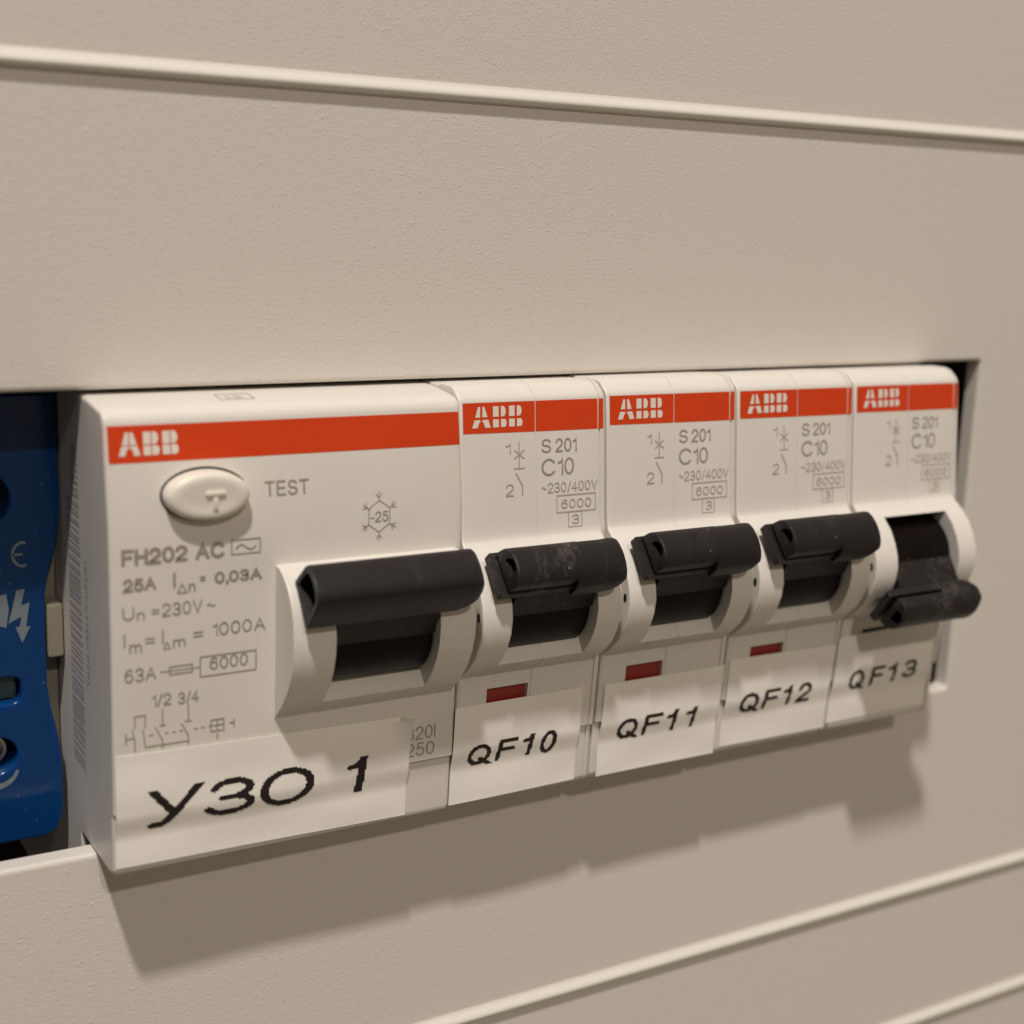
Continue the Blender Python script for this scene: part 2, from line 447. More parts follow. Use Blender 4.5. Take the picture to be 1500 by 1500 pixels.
# ------------------------------------------------------------------ enclosure cover
PY = -3.2                                   # front face of the cover
def build_panel():
    bm = bmesh.new()
    X0, X1, Z0, Z1, R = -150.0, 115.4, -35.85, 8.92, 0.5
    OX0, OX1, OZ0, OZ1 = -260.0, 330.0, -260.0, 220.0
    def rr_(o, y):
        pts = []
        r = R+o
        for cx, cz, a0 in ((X1-R, Z1-R, 0), (X0+R, Z1-R, 90), (X0+R, Z0+R, 180), (X1-R, Z0+R, 270)):
            for q in range(7):
                a = math.radians(a0+15*q)
                pts.append((cx+r*math.cos(a), y, cz+r*math.sin(a)))
        return pts
    rings = [[(x, y+PY, z) for x, y, z in r] for r in (rr_(0, 2.1), rr_(0, 0.45), rr_(0.07, 0.2), rr_(0.22, 0.05), rr_(0.48, 0.0), rr_(0.6, 0.0))]
    outer = []
    for i, (x, y, z) in enumerate(rings[-1]):
        k = i//7
        outer.append((OX1 if k in (0, 3) else OX0, PY, OZ1 if k in (0, 1) else OZ0))
    def ring(p): return [bm.verts.new(q) for q in p]
    R_ = [ring(p) for p in rings]
    n = len(R_[0])
    for a, b in zip(R_, R_[1:]):
        for i in range(n):
            bm.faces.new((a[i], a[(i+1) % n], b[(i+1) % n], b[i]))
    oc = [bm.verts.new(q) for q in ((OX1, PY, OZ1), (OX0, PY, OZ1), (OX0, PY, OZ0), (OX1, PY, OZ0))]
    ob = [bm.verts.new((v.co.x, PY+2.1, v.co.z)) for v in oc]
    for ringv, o in ((R_[-1], oc), (R_[0], ob)):
        for k in range(4):
            for q in range(6):
                bm.faces.new((ringv[k*7+q], ringv[k*7+q+1], o[k]))
            bm.faces.new((ringv[k*7+6], ringv[((k+1) % 4)*7], o[(k+1) % 4], o[k]))
    for k in range(4):
        bm.faces.new((oc[k], oc[(k+1) % 4], ob[(k+1) % 4], ob[k]))
    o = finish('cover_panel', bm, M_PANEL, None, smooth=50)
    o['kind'] = 'structure'
    for zc in (37.3, -64.75, -86.0):
        bm = bmesh.new()
        prof = [(PY+0.3, zc+0.8), (PY-0.02, zc+0.78)]
        prof += [(PY-a, zc+b) for a, b in ((.12, .52), (.34, .30), (.55, .08), (.69, -.10), (.76, -.26), (.77, -.42), (.70, -.60), (.52, -.74), (.25, -.83), (.02, -.90))]
        prof += [(PY+0.3, zc-0.9)]
        loft(bm, [(-260, prof), (330, prof)])
        finish('ridge', bm, M_RIDGE, o, smooth=50)
    # dark inside of the enclosure
    bm = bmesh.new()
    x0, x1, y0, y1, z0, z1 = -160, 135, PY+2.3, 62, -75, 45
    v = [bm.verts.new((x, y, z)) for x in (x0, x1) for y in (y0, y1) for z in (z0, z1)]
    for f in ((2, 3, 7, 6), (0, 1, 3, 2), (4, 6, 7, 5), (0, 2, 6, 4), (1, 5, 7, 3)):
        bm.faces.new([v[i] for i in f])
    i_ = finish('enclosure_interior', bm, M_INT, None, smooth=0)
    i_['kind'] = 'structure'
build_panel()

# ------------------------------------------------------------------ circuit breakers
def inset(prof, d):
    out = []
    for y, z in prof:
        yy = y+d if y < -8.3 else y
        zz = z-d if z > 7.8 and y < 2 else (z+d if (-40 < z < -35.2 and y < 2) else z)
        out.append((yy, zz))
    return out

BULGE = [(-11.05, -6.75), (-11.75, -7.35), (-12.7, -8.0), (-14.0, -9.3), (-14.9, -10.8), (-15.45, -12.2), (-15.65, -13.6),
         (-15.45, -15.1), (-14.9, -16.6), (-14.1, -18.0), (-13.05, -19.1), (-11.9, -20.1), (-11.15, -20.62)]
SLOT = list(BULGE)
SLOT[3:10] = [(-5, -8.0), (-5, -10), (-5, -12), (-5, -13.6), (-5, -15), (-5, -17.5), (-12.0, -17.5)]
def mcb_profile(bulge, window=False):
    top = [(40, 21), (2.3, 21), (2.3, 8.6), (-4.9, 8.6), (-5.1, 8.85), (-7.3, 8.85), (-8.0, 8.65), (-8.6, 8.25), (-9.1, 7.75), (-9.4, 7.25),
           (y_mcb(4.2), 4.2), (y_mcb(0), 0.0), (-10.62, -5.0), (-10.76, -6.0), (-10.88, -6.45)]
    wy = 0.55 if window else 0.0
    low = [(-10.92, -20.9), (y_mcb(-22.4), -22.4), (y_mcb(-22.4)+wy, -22.4), (y_mcb(-25.2)+wy, -25.2), (y_mcb(-25.2), -25.2),
           (-10.35, -28.55), (-9.97, -28.72), (-9.92, -29.3), (-9.72, -34.6), (-9.45, -35.2), (-8.7, -35.62), (2.3, -35.65), (2.3, -50), (40, -50)]
    return top+list(bulge)+low
def flat_bulge(): return [(interp(z, [-20.9, -6.4], [-10.92, -10.88]), z) for _, z in BULGE]
A = mcb_profile(BULGE); B = mcb_profile(SLOT); D = mcb_profile(SLOT, True); Cc = mcb_profile(flat_bulge())

def handle_mesh(xl, xr, u0, u1, solid, neck_half):
    """lever in its own frame: X along the lever, -Y away from the pivot, Z across"""
    bm = bmesh.new()
    nk = [(-3.2, 3.3), (-u0-0.4, 1.6), (-u0-0.4, -1.6), (-3.2, -3.3)]
    loft(bm, [(-neck_half, nk), (neck_half, nk)])                       # neck from the drum
    du = u1-u0
    if solid: base = [(0, 2.4), (.70, 2.42), (.82, 2.25), (.92, 1.75), (.99, .8), (1, 0), (.98, -.75), (.93, -1.35), (.86, -1.72), (.45, -2.2), (.0, -2.42)]
    else: base = [(0, 2.3), (.24, 2.3), (.32, 2.15), (.60, 2.12), (.80, 1.8), (.93, 1.15), (1, .3), (1, -.35), (.94, -1.15), (.82, -1.85), (.64, -2.4), (.42, -2.75), (0, -2.8)]
    def sec(a=0.0, b=1.0, kv=1.0): return [(-(u0+du*(a+(b-a)*u)), v*kv) for u, v in base]
    right = [(xr-2.0, sec()), (xr-1.2, sec(0.12, 1.0, 1.0)), (xr-0.65, sec(0.27, 0.97, .97)), (xr-0.25, sec(0.36, 0.88, .90)), (xr-0.05, sec(0.42, 0.78, .80)), (xr, sec(0.46, 0.70, .70))]
    if solid:
        cu, cv = -(u0+du*0.50), 0.0
        def hol(k): return [(cu+(y-cu)*k, cv+(z-cv)*k) for y, z in base_]
        base_ = sec()
        loft(bm, [(xl+3.6, hol(0.02)), (xl+3.5, hol(0.66)), (xl+0.05, hol(0.74)), (xl, hol(0.78)), (xl, hol(0.95)), (xl+0.16, sec())]+right)
    else:
        xm = xl+(xr-xl)*0.58
        loft(bm, [(xm, sec(0, .96, .97)), (xm+0.12, sec())]+right)
        pl = lambda a, b, v: [(-a, v), (-b, v), (-b, -v), (-a, -v)]
        up = u0+0.95
        loft(bm, [(xl, pl(u0+0.1, up, 2.1)), (xl+0.2, pl(u0, up, 2.3)), (xm+0.3, pl(u0, up, 2.3))])   # tangential plate
        a0 = up+0.32
        full = []
        for q in range(19):
            t = math.pi/2-math.pi*q/18
            full.append((-(a0+0.45+(u1-a0-0.45)*max(0.0, math.cos(t))**0.75), 2.12*math.sin(t)))
        full = [(-a0, 2.12)]+full+[(-a0, -2.12)]
        xb = lambda d: (lambda y: xl+0.35+d+0.32*(-y-u0))             # end face cut at a slant
        cu = -(a0+u1)/2
        hole = []
        for y, z in full:
            l = math.hypot(y-cu, z); hole.append((cu+(y-cu)/l*0.80, z/l*0.95))
        tiny = [(cu+(y-cu)*0.03, z*0.03) for y, z in hole]
        edge = [(cu+(y-cu)*0.93, z*0.93) for y, z in full]
        loft(bm, [(xb(3.0), tiny), (xb(2.9), hole), (xb(0), hole), (xb(0), edge), (xb(0.14), full), (xm+0.9, full)])
        box(bm, xl+2.2, xm+0.2, -a0-0.6, -up+0.3, -0.75, 0.75)          # web between plate and bar
    # end lug of the pivot
    loft(bm, [(neck_half-0.05, [(-3.9+0.55*math.cos(math.tau*q/10), -2.3+0.8*math.sin(math.tau*q/10)) for q in range(10)]),
              (neck_half+0.28, [(-3.9+0.5*math.cos(math.tau*q/10), -2.3+0.7*math.sin(math.tau*q/10)) for q in range(10)])])
    return bm

def drum_mesh(x0, x1, r):
    bm = bmesh.new()
    prof = [(r*math.cos(math.tau*q/48), r*math.sin(math.tau*q/48)) for q in range(48)]
    pi_ = [(y*0.96, z*0.96) for y, z in prof]
    loft(bm, [(x0, pi_), (x0+0.2, prof), (x1-0.2, prof), (x1, pi_)])
    # shallow raised oval moulded on the drum face
    return bm

def make_breaker(name, label, loc):
    t = thing(name, label, 'circuit breaker', loc, 'circuit breakers in the row')
    bm = bmesh.new()
    secs = [(0.05, inset(A, 0.36)), (0.12, inset(A, 0.14)), (0.36, A), (3.4, A), (3.4, B), (3.5, B), (3.5, D), (8.45, D), (8.45, B),
            (8.69, B), (8.72, inset(B, 0.09)), (8.78, inset(B, 0.09)), (8.81, B), (13.6, B), (13.6, A), (16.45, A), (16.7, inset(A, 0.18)),
            (16.7, Cc), (17.1, Cc), (17.34, inset(Cc, 0.14)), (17.43, inset(Cc, 0.36))]
    loft(bm, secs)
    finish('body', bm, M_WHITE, t, smooth=38)
    # red band : two panels, worn near the ends
    p = Print(y_mcb, 0.025)
    p.poly([(0.40, 4.22), (8.70, 4.12), (8.70, 7.22), (0.40, 7.26)])
    p.poly([(8.80, 4.12), (16.34, 4.05), (16.34, 7.18), (8.80, 7.22)])
    p.poly([(16.44, 4.05), (17.08, 4.05), (17.08, 7.18), (16.52, 7.18)])
    band = p.build('red_band', M_RED, t)
    logo(y_mcb, 1.42, 7.22, 4.75, 6.85, 0.26, band)
    w = Print(y_mcb, 0.028)
    w.poly([(16.345, 4.15), (16.435, 4.1), (16.47, 7.1), (16.345, 7.15)])
    w.build('worn_edge', M_WORN, band)
    # printing
    p = Print(y_mcb)
    p.text('S', 9.47, 10.62, 1.86, 3.30, 0.19); p.text('201', 11.15, 13.76, 1.86, 3.30, 0.19)
    p.text('C', 9.43, 11.05, -0.50, 1.27, 0.21); p.text('10', 11.4, 13.40, -0.50, 1.27, 0.21)
    p.build('rating_text', M_PRINT, t)
    p = Print(y_mcb)
    p.text('~', 9.42, 10.05, -1.95, -1.6, 0.11, 'box'); p.text('230/400V', 10.15, 16.3, -2.28, -1.22, 0.12)
    p.rect(11.28, 16.02, -4.36, -2.60, 0.09); p.text('6000', 11.80, 15.50, -4.0, -3.06, 0.11)
    p.rect(12.67, 14.32, -5.98, -4.36, 0.09); p.text('3', 13.1, 13.97, -5.7, -4.68, 0.11)
    p.text('1', 5.2, 5.82, 1.97, 3.07, 0.12); p.text('2', 5.16, 6.12, -2.28, -1.05, 0.12)
    p.line([(6.8, 3.15), (6.8, 0.48)], 0.13); p.line([(6.29, 2.29), (7.36, 1.46)], 0.13); p.line([(6.28, 1.5), (7.37, 2.29)], 0.13)
    p.line([(6.22, 0.47), (7.41, 0.47)], 0.12); p.line([(6.43, -0.05), (7.16, -1.31), (7.12, -2.23)], 0.14)
    p.build('printed_diagram', M_PRINTL, t)
    # red position window in its recess
    bm = bmesh.new()
    yw = y_mcb(-23.5)+0.5
    box(bm, 3.56, 8.39, yw-0.08, yw+0.4, -25.1, -22.46, 0.03)
    finish('position_window', bm, M_WINDOW, t, smooth=30)
    # dark plug coloured as the shade in the left cheek's pivot hole
    bm = bmesh.new()
    loft(bm, [(0.03, [(-14.7+0.28*math.cos(math.tau*q/16), -13.3+0.5*math.sin(math.tau*q/16)) for q in range(16)]),
              (1.2, [(-14.7+0.26*math.cos(math.tau*q/16), -13.3+0.47*math.sin(math.tau*q/16)) for q in range(16)])])
    finish('pivot_hole_shade', bm, M_DARK, t, smooth=40)
    return t

def add_lever(t, xc, pivot, angle, material, bm, drum_bm, group_name='lever'):
    """lever as a part turned about the drum axis"""
    o = finish(group_name, bm, material, t, smooth=42, loc=(xc, pivot[0], pivot[1]))
    o.rotation_euler = (math.radians(-angle), 0, 0)
    if drum_bm:
        d = finish('drum', drum_bm, M_DRUM, o, smooth=42)
    return o

PIV = (-9.6, -13.6)
proto = make_breaker('circuit_breaker', 'white circuit breaker directly right of the wide double unit, its black lever up and dusty', (35, 0, 0))
base_parts = list(proto.children)
b_loc = [(35, 0, 0.0), (52.5, 0, 0.12), (70, 0, 0.02), (87.5, 0, -0.02)]
b_lab = ['white circuit breaker with dusty black lever up, above the QF10 label',
         'white circuit breaker with black lever up, above the QF11 label',
         'white circuit breaker with black lever up, above the QF12 label',
         'rightmost white circuit breaker, its black lever flipped down, above the QF13 label']
breakers = []
def copy_tree(o, parent):
    c = o.copy(); col.objects.link(c)
    if parent: c.parent = parent
    for ch in list(o.children): copy_tree(ch, c)
    return c
proto['label'] = b_lab[0]
breakers.append(proto)
for i in (1, 2, 3):
    r = copy_tree(proto, None)
    r.location = Vector(b_loc[i])*S
    r['label'] = b_lab[i]
    breakers.append(r)
for ch in breakers[3].children:
    if ch.name.startswith('position_window'):
        ch.data = ch.data.copy(); ch.data.materials[0] = M_DARK; ch['label'] = 'dark position window'
lev_on = [38.5, 38.5, 38.5, -35.0]
lev_mat = [M_BLACKD, M_BLACK, M_BLACK, M_BLACKD]
for t, an, lm in zip(breakers, lev_on, lev_mat):
    add_lever(t, 8.5, PIV, an, lm, handle_mesh(-7.5, 6.9, 6.9, 10.3, False, 4.85), drum_mesh(-4.95, 4.95, 4.85))

# ------------------------------------------------------------------ double-width residual current breaker
RB = [(-11.05, -6.92), (-12.0, -7.0), (-13.0, -7.5), (-14.2, -8.5), (-15.0, -9.8), (-15.5, -11.3), (-15.7, -13.2),
      (-15.55, -14.9), (-15.1, -16.5), (-14.2, -18.3), (-12.6, -20.3), (-11.4, -21.4), (-10.8, -21.9)]
RS = list(RB)
RS[3:10] = [(-5, -7.5), (-5, -10), (-5, -12), (-5, -13.6), (-5, -15), (-5, -18.8), (-11.2, -18.8)]
def rcd_profile(bulge):
    top = [(40, 21), (2.3, 21), (2.3, 8.5), (-4.3, 8.46), (-8.0, 8.05), (-8.7, 7.95), (-9.25, 7.7), (-9.6, 7.35), (-9.85, 6.8),
           (y_rcd(3.4), 3.4), (-10.95, -2.0), (-10.95, -6.0), (-10.95, -6.85)]
    low = [(-10.64, -22.1), (-10.4, -29.15), (-10.02, -29.35), (-9.97, -29.75), (-9.75, -34.8), (-9.45, -35.4), (-8.6, -35.72), (2.3, -35.7), (2.3, -50), (40, -50)]
    return top+list(bulge)+low
def rcd_flat(): return [(interp(z, [-22.1, -13, -6.85], [-10.64, -10.93, -10.95]), z) for _, z in RB]
RBi = [(y+min(0.15, max(0.0, -10.9-y)), z) for y, z in RB]          # rounded cheek of the bulge only
RAi = rcd_profile(RBi)
RA, RSl, RC = rcd_profile(RB), rcd_profile(RS), rcd_profile(rcd_flat())
rcd = thing('residual_current_breaker', 'double-width white breaker with oval cream test button and long black lever', 'circuit breaker', (0, 0, 0))
bm = bmesh.new()
loft(bm, [(0.0, inset(RC, 0.45)), (0.12, inset(RC, 0.18)), (0.45, RC), (15.35, RC), (15.35, RAi), (15.55, RA), (19.5, RA), (19.5, RSl), (30.35, RSl), (30.35, RA),
          (34.1, RA), (34.3, RAi), (34.3, RC), (34.7, RC), (34.9, inset(RC, 0.15)), (34.96, inset(RC, 0.36))])
rbody = finish('body', bm, M_WHITE, rcd, smooth=38)
p = Print(y_rcd, 0.025)
p.poly([(0.06, 3.42), (0.45, 3.4), (0.45, 6.68), (0.02, 6.68)])
p.poly([(0.45, 3.40), (34.74, 3.34), (34.71, 6.54), (0.45, 6.66)])
for v in p.bm.verts:                                   # wrap the left end round the moulded edge
    if v.co.x < 0.3: v.co.y += 0.34
band = p.build('red_band', M_RED, rcd)
logo(y_rcd, 1.25, 6.58, 4.02, 6.06, 0.10, band)

p = Print(y_rcd)
p.text('TEST', 14.38, 18.75, -0.36, 1.05, 0.19)
p.text('FH202', 1.06, 7.02, -5.66, -4.14, 0.32); p.text('AC', 7.72, 10.42, -5.66, -4.14, 0.32)
p.text('25A', 1.15, 4.12, -8.02, -6.80, 0.25); p.line([(5.77, -7.92), (5.77, -6.70)], 0.22)
p.text('=', 8.11, 8.62, -7.66, -7.22, 0.17, 'box'); p.text('0,03A', 9.48, 14.0, -8.06, -6.92, 0.25)
p.build('rating_text', M_PRINTB, rcd)
p = Print(y_rcd)
p.rect(11.11, 13.84, -5.47, -4.13, 0.12)
p.line([(11.55, -4.95)]+[(11.55+1.85*q/10, -4.85+0.24*math.sin(math.tau*q/10)) for q in range(1, 11)], 0.14)
p.line([(6.04, -8.55), (6.46, -7.75), (6.88, -8.55), (6.04, -8.55)], 0.12); p.text('n', 7.06, 7.69, -8.55, -7.76, 0.16, 'box')
p.text('U', 1.07, 2.10, -10.55, -9.34, 0.13); p.text('n', 2.34, 3.03, -10.72, -9.95, 0.13, 'box'); p.text('=', 3.64, 4.36, -10.24, -9.82, 0.12, 'box')
p.text('230V', 4.6, 8.32, -10.58, -9.36, 0.135); p.text('~', 8.72, 9.53, -10.17, -9.83, 0.13, 'box')
p.line([(1.18, -12.97), (1.18, -11.88)], 0.14); p.text('m', 1.60, 2.72, -13.65, -12.83, 0.13, 'box'); p.text('=', 3.03, 3.91, -12.90, -12.43, 0.12, 'box')
p.line([(4.64, -13.05), (4.64, -11.88)], 0.14); p.line([(4.72, -13.62), (5.0, -12.98), (5.28, -13.62), (4.72, -13.62)], 0.09)
p.text('m', 5.55, 6.72, -13.63, -12.85, 0.13, 'box'); p.text('=', 7.43, 8.36, -12.84, -12.36, 0.12, 'box'); p.text('1000A', 9.25, 14.32, -12.95, -11.72, 0.135)
p.text('63A', 1.15, 3.99, -16.41, -15.12, 0.135)
p.line([(4.39, -15.78), (8.09, -15.8)], 0.09); p.rect(5.22, 7.34, -16.13, -15.40, 0.11)
p.rect(8.09, 13.45, -16.76, -14.85, 0.11); p.text('6000', 8.99, 12.65, -16.20, -15.0, 0.135)
p.text('1/2', 3.6, 5.37, -19.02, -17.86, 0.13); p.text('3/4', 6.01, 7.95, -19.13, -17.98, 0.13)
for st in ([(2.0, -20.85), (2.01, -19.71), (2.96, -19.73), (2.94, -20.87)], [(1.2, -21.29), (1.19, -22.26)], [(1.19, -21.78), (1.92, -21.78)],
           [(1.79, -20.98), (1.99, -21.94), (2.01, -23.15)], [(2.74, -21.09), (2.97, -22.83)], [(2.97, -22.83), (6.96, -22.85)],
           [(4.56, -19.36), (4.55, -20.94)], [(4.31, -20.94), (4.8, -20.94)], [(6.95, -19.24), (6.97, -20.88)], [(6.67, -20.9), (7.26, -20.9)],
           [(3.88, -21.05), (4.54, -22.37), (4.56, -23.21)], [(6.32, -21.07), (6.96, -22.32), (6.96, -23.16)],
           [(9.11, -21.17), (10.34, -21.17), (10.34, -22.32), (9.11, -22.32), (9.11, -21.17)], [(8.92, -21.74), (10.34, -21.74)], [(9.72, -21.17), (9.72, -22.32)],
           [(9.72, -22.62), (9.72, -23.05)], [(10.94, -21.7), (11.31, -21.7)], [(11.33, -21.41), (11.34, -22.12)]):
    p.line(st, 0.11)
for a, b in ((3.33, 3.69), (4.83, 5.05), (5.48, 5.77), (6.13, 6.42), (7.52, 7.81), (8.18, 8.48)): p.line([(a, -21.76), (b, -21.76)], 0.10)
# minus twenty five in a snow crystal
cx, cz = 25.85, -3.05
hx = [(cx+1.27*math.sin(math.tau*q/6), cz+1.55*math.cos(math.tau*q/6)) for q in range(6)]
p.line(hx+[hx[0]], 0.09)
for q in range(6):
    a = math.tau*q/6; dx, dz = math.sin(a), math.cos(a)*1.2
    p.line([(cx+1.27*dx, cz+1.27*dz), (cx+2.0*dx, cz+2.0*dz)], 0.09)
    for s_ in (-1, 1):
        b = a+s_*0.75
        p.line([(cx+1.5*dx, cz+1.5*dz), (cx+1.5*dx+0.45*math.sin(b), cz+1.5*dz+0.5*math.cos(b))], 0.08)
p.text('-25', cx-0.95, cx+0.95, -3.6, -2.55, 0.12)
p.text('320I', 29.5, 32.76, -26.78, -25.33, 0.135); p.text('250', 29.5, 32.70, -28.55, -27.13, 0.135)
p.build('printed_diagram', M_PRINT, rcd)
# certification mark on the sloping top
bm = bmesh.new()
def top_z(y): return 8.05+(y+8.0)*(8.46-8.05)/3.7+0.03
def tline(x0, y0, x1, y1, w=0.14):
    d = Vector((x1-x0, y1-y0)).normalized(); n = Vector((-d.y, d.x))*w/2
    f = bm.faces.new([bm.verts.new((x, y, top_z(y))) for x, y in ((x0+n.x, y0+n.y), (x0-n.x, y0-n.y), (x1-n.x, y1-n.y), (x1+n.x, y1+n.y))])
    f.normal_update()
    if f.normal.z < 0: f.normal_flip()
for q in (((11.6, -5.0), (14.8, -5.0)), ((11.6, -7.0), (14.8, -7.0)), ((11.6, -5.0), (11.6, -7.0)), ((14.8, -5.0), (14.8, -7.0)), ((12.4, -5.6), (12.4, -6.4)), ((12.4, -6.4), (13.7, -6.4)), ((13.2, -5.5), (13.9, -6.5))):
    tline(*q[0], *q[1])
finish('certification_mark', bm, M_PRINTL, rcd, smooth=0, weld=False)
# barcode and small print on the left side
bm = bmesh.new(); rnd = random.Random(3)
def side_rect(y0, y1, z0, z1):
    f = bm.faces.new([bm.verts.new(q) for q in ((-0.03, y0, z0), (-0.03, y1, z0), (-0.03, y1, z1), (-0.03, y0, z1))])
    f.normal_update()
    if f.normal.x > 0: f.normal_flip()
z = 3.2
while z > -28.5:
    w = rnd.choice((0.18, 0.18, 0.32, 0.5)); g = rnd.choice((0.2, 0.3, 0.42))
    side_rect(-0.6, 3.9 if z < -1 else 2.0, z-w, z); z -= w+g
z = -7.0
while z > -19.5:
    w = rnd.choice((0.5, 0.7, 0.35))
    side_rect(-2.9, -2.2, z-0.16, z)
    if rnd.random() < 0.6: side_rect(-2.95, -2.75, z-w, z)
    if rnd.random() < 0.6: side_rect(-2.35, -2.2, z-w, z)
    z -= w+0.3
finish('barcode', bm, M_BAR, rcd, smooth=0, weld=False)
# oval test button, a dished rocker with a raised T
bm = bmesh.new()
bc = (8.70, 0.32)
def ell(kx, kz, y): return [bm.verts.new((bc[0]+kx*math.cos(math.tau*q/56), y+(-0.05)*math.sin(math.tau*q/56), bc[1]+kz*math.sin(math.tau*q/56))) for q in range(56)]
rings = [ell(3.85, 2.22, -10.5), ell(3.85, 2.22, -11.75), ell(3.76, 2.14, -12.05), ell(3.55, 1.98, -12.25), ell(3.1, 1.68, -12.36), ell(2.4, 1.25, -12.33), ell(1.2, 0.6, -12.28)]
for a, b in zip(rings, rings[1:]):
    for q in range(56): bm.faces.new((a[q], a[(q+1) % 56], b[(q+1) % 56], b[q]))
bm.faces.new(rings[-1])
btn = finish('test_button', bm, M_CREAM, rcd, smooth=50)
bm = bmesh.new()
box(bm, 8.3, 10.1, -12.5, -12.0, 0.40, 0.82, 0.07); box(bm, 8.97, 9.42, -12.46, -12.0, -0.9, 0.34, 0.06)
finish('raised_letter', bm, M_CREAM, btn, smooth=40)
bm = bmesh.new()
o1 = [bm.verts.new((bc[0]+4.06*math.cos(math.tau*q/56), y_rcd(bc[1]+2.42*math.sin(math.tau*q/56))-0.02, bc[1]+2.42*math.sin(math.tau*q/56))) for q in range(56)]
i1 = [bm.verts.new((bc[0]+3.8*math.cos(math.tau*q/56), y_rcd(bc[1]+2.2*math.sin(math.tau*q/56))-0.02, bc[1]+2.2*math.sin(math.tau*q/56))) for q in range(56)]
for q in range(56): bm.faces.new((o1[q], o1[(q+1) % 56], i1[(q+1) % 56], i1[q]))
finish('button_gap', bm, M_DARK, rcd, smooth=0)
add_lever(rcd, 24.9, (-9.6, -14.2), 39.0, M_BLACK, handle_mesh(-8.8, 8.5, 7.2, 11.7, True, 5.3), drum_mesh(-5.4, 5.4, 4.85))

# ------------------------------------------------------------------ adhesive labels
def make_label(text, label, x0, x1, ztl, ztr, zbl, zbr, face, letters, px, off, seed, curl=False):
    """paper strip following the device face over its step, with gentle waves"""
    rnd = random.Random(seed)
    ph = [rnd.uniform(0, 6.28) for _ in range(5)]
    zs_step = -28.55 if face is y_mcb else -29.18
    def ysurf(x, z):
        t = min(1, max(0, (zs_step-z)/3.0)); t = t*t*(3-2*t)
        if z >= zs_step or z <= zs_step-3.0: y = face(z)
        else: y = face(zs_step)*(1-t)+face(zs_step-3.0)*t
        w = 0.035*math.sin((z+0.25*(x-x0))*0.9+ph[0])+0.03*math.sin((z*0.8-0.35*(x-x0))*1.0+ph[1])
        y -= 0.15+w
        if curl:
            k = max(0, (x-(x1-1.2))/1.2); m = max(0, 1-(ztr-z)/3.5) if z < ztr else 1
            y -= 1.1*k*k*m
        return y
    t = thing('adhesive_label', label, 'label', (0, 0, 0), 'printed labels stuck along the row')
    bm = bmesh.new()
    nx, nz = 26, 60
    secs = []
    for i in range(nx+1):
        u = i/nx; x = x0+(x1-x0)*u
        zt = ztl+(ztr-ztl)*u; zb = zbl+(zbr-zbl)*u
        fr = []; bk = []
        for j in range(nz+1):
            z = zt+(zb-zt)*j/nz
            xx = 0
            fr.append((ysurf(x, z), z)); bk.append((ysurf(x, z)+0.06, z))
        secs.append((x, fr+bk[::-1]))
    loft(bm, secs)
    finish('paper', bm, M_LABEL, t, smooth=40)
    bm = bmesh.new()
    for (ch, a, b, za, zb) in letters:
        thermal(bm, ch, a, b, za, zb, lambda x, z: ysurf(x, z)-0.03, off, 0.12, px, 1.6 if curl else 1.15)
    finish('lettering', bm, M_INK, t, smooth=0, weld=False)
    return t
def lt(x, rows): return [(c, x+a, x+b, z0, z1) for c, a, b, z0, z1 in rows]
make_label('УЗО 1', 'widest white label, reading УЗО 1 in large black letters, on the double-width breaker', 0.18, 29.8, -23.35, -23.95, -34.6, -35.0, y_rcd,
           [('У', 2.95, 8.2, -31.1, -27.25), ('З', 8.45, 13.75, -31.05, -27.3), ('О', 13.8, 19.75, -31.2, -27.3), ('1', 22.7, 25.2, -31.35, -27.38)], 0.15, 0.53, 1, True)
make_label('QF10', 'white label reading QF10 below the lever of the dusty breaker', 34.9, 50.45, -24.0, -23.85, -35.0, -34.85, y_mcb,
           lt(35, [('Q', 1.65, 4.72, -31.05, -28.5), ('F', 5.2, 7.8, -30.9, -28.4), ('1', 8.2, 9.75, -30.85, -28.3), ('0', 10.5, 12.75, -31.0, -28.3)]), 0.14, 0.44, 2)
make_label('QF11', 'white label reading QF11, between the QF10 and QF12 labels', 53.3, 69.75, -24.05, -24.05, -35.05, -35.1, y_mcb,
           lt(52.5, [('Q', 3.0, 6.05, -31.2, -28.6), ('F', 6.55, 9.25, -31.1, -28.55), ('1', 9.65, 11.3, -31.15, -28.55), ('1', 12.35, 14.05, -31.15, -28.6)]), 0.14, 0.44, 3)
make_label('QF12', 'white label reading QF12, between the QF11 and QF13 labels', 70.6, 86.75, -23.55, -23.75, -34.5, -34.7, y_mcb,
           lt(70, [('Q', 2.7, 5.85, -30.75, -28.15), ('F', 6.3, 9.0, -30.65, -28.15), ('1', 9.2, 10.8, -30.65, -28.1), ('2', 11.6, 14.0, -30.65, -28.1)]), 0.14, 0.44, 4)
make_label('QF13', 'white label reading QF13 under the flipped-down lever, rightmost label', 87.2, 103.65, -23.0, -22.6, -34.25, -34.15, y_mcb,
           lt(87.5, [('Q', 2.3, 5.1, -30.35, -27.7), ('F', 5.9, 8.4, -30.2, -27.65), ('1', 8.75, 10.4, -30.15, -27.6), ('3', 11.4, 13.9, -29.95, -27.5)]), 0.14, 0.44, 5)

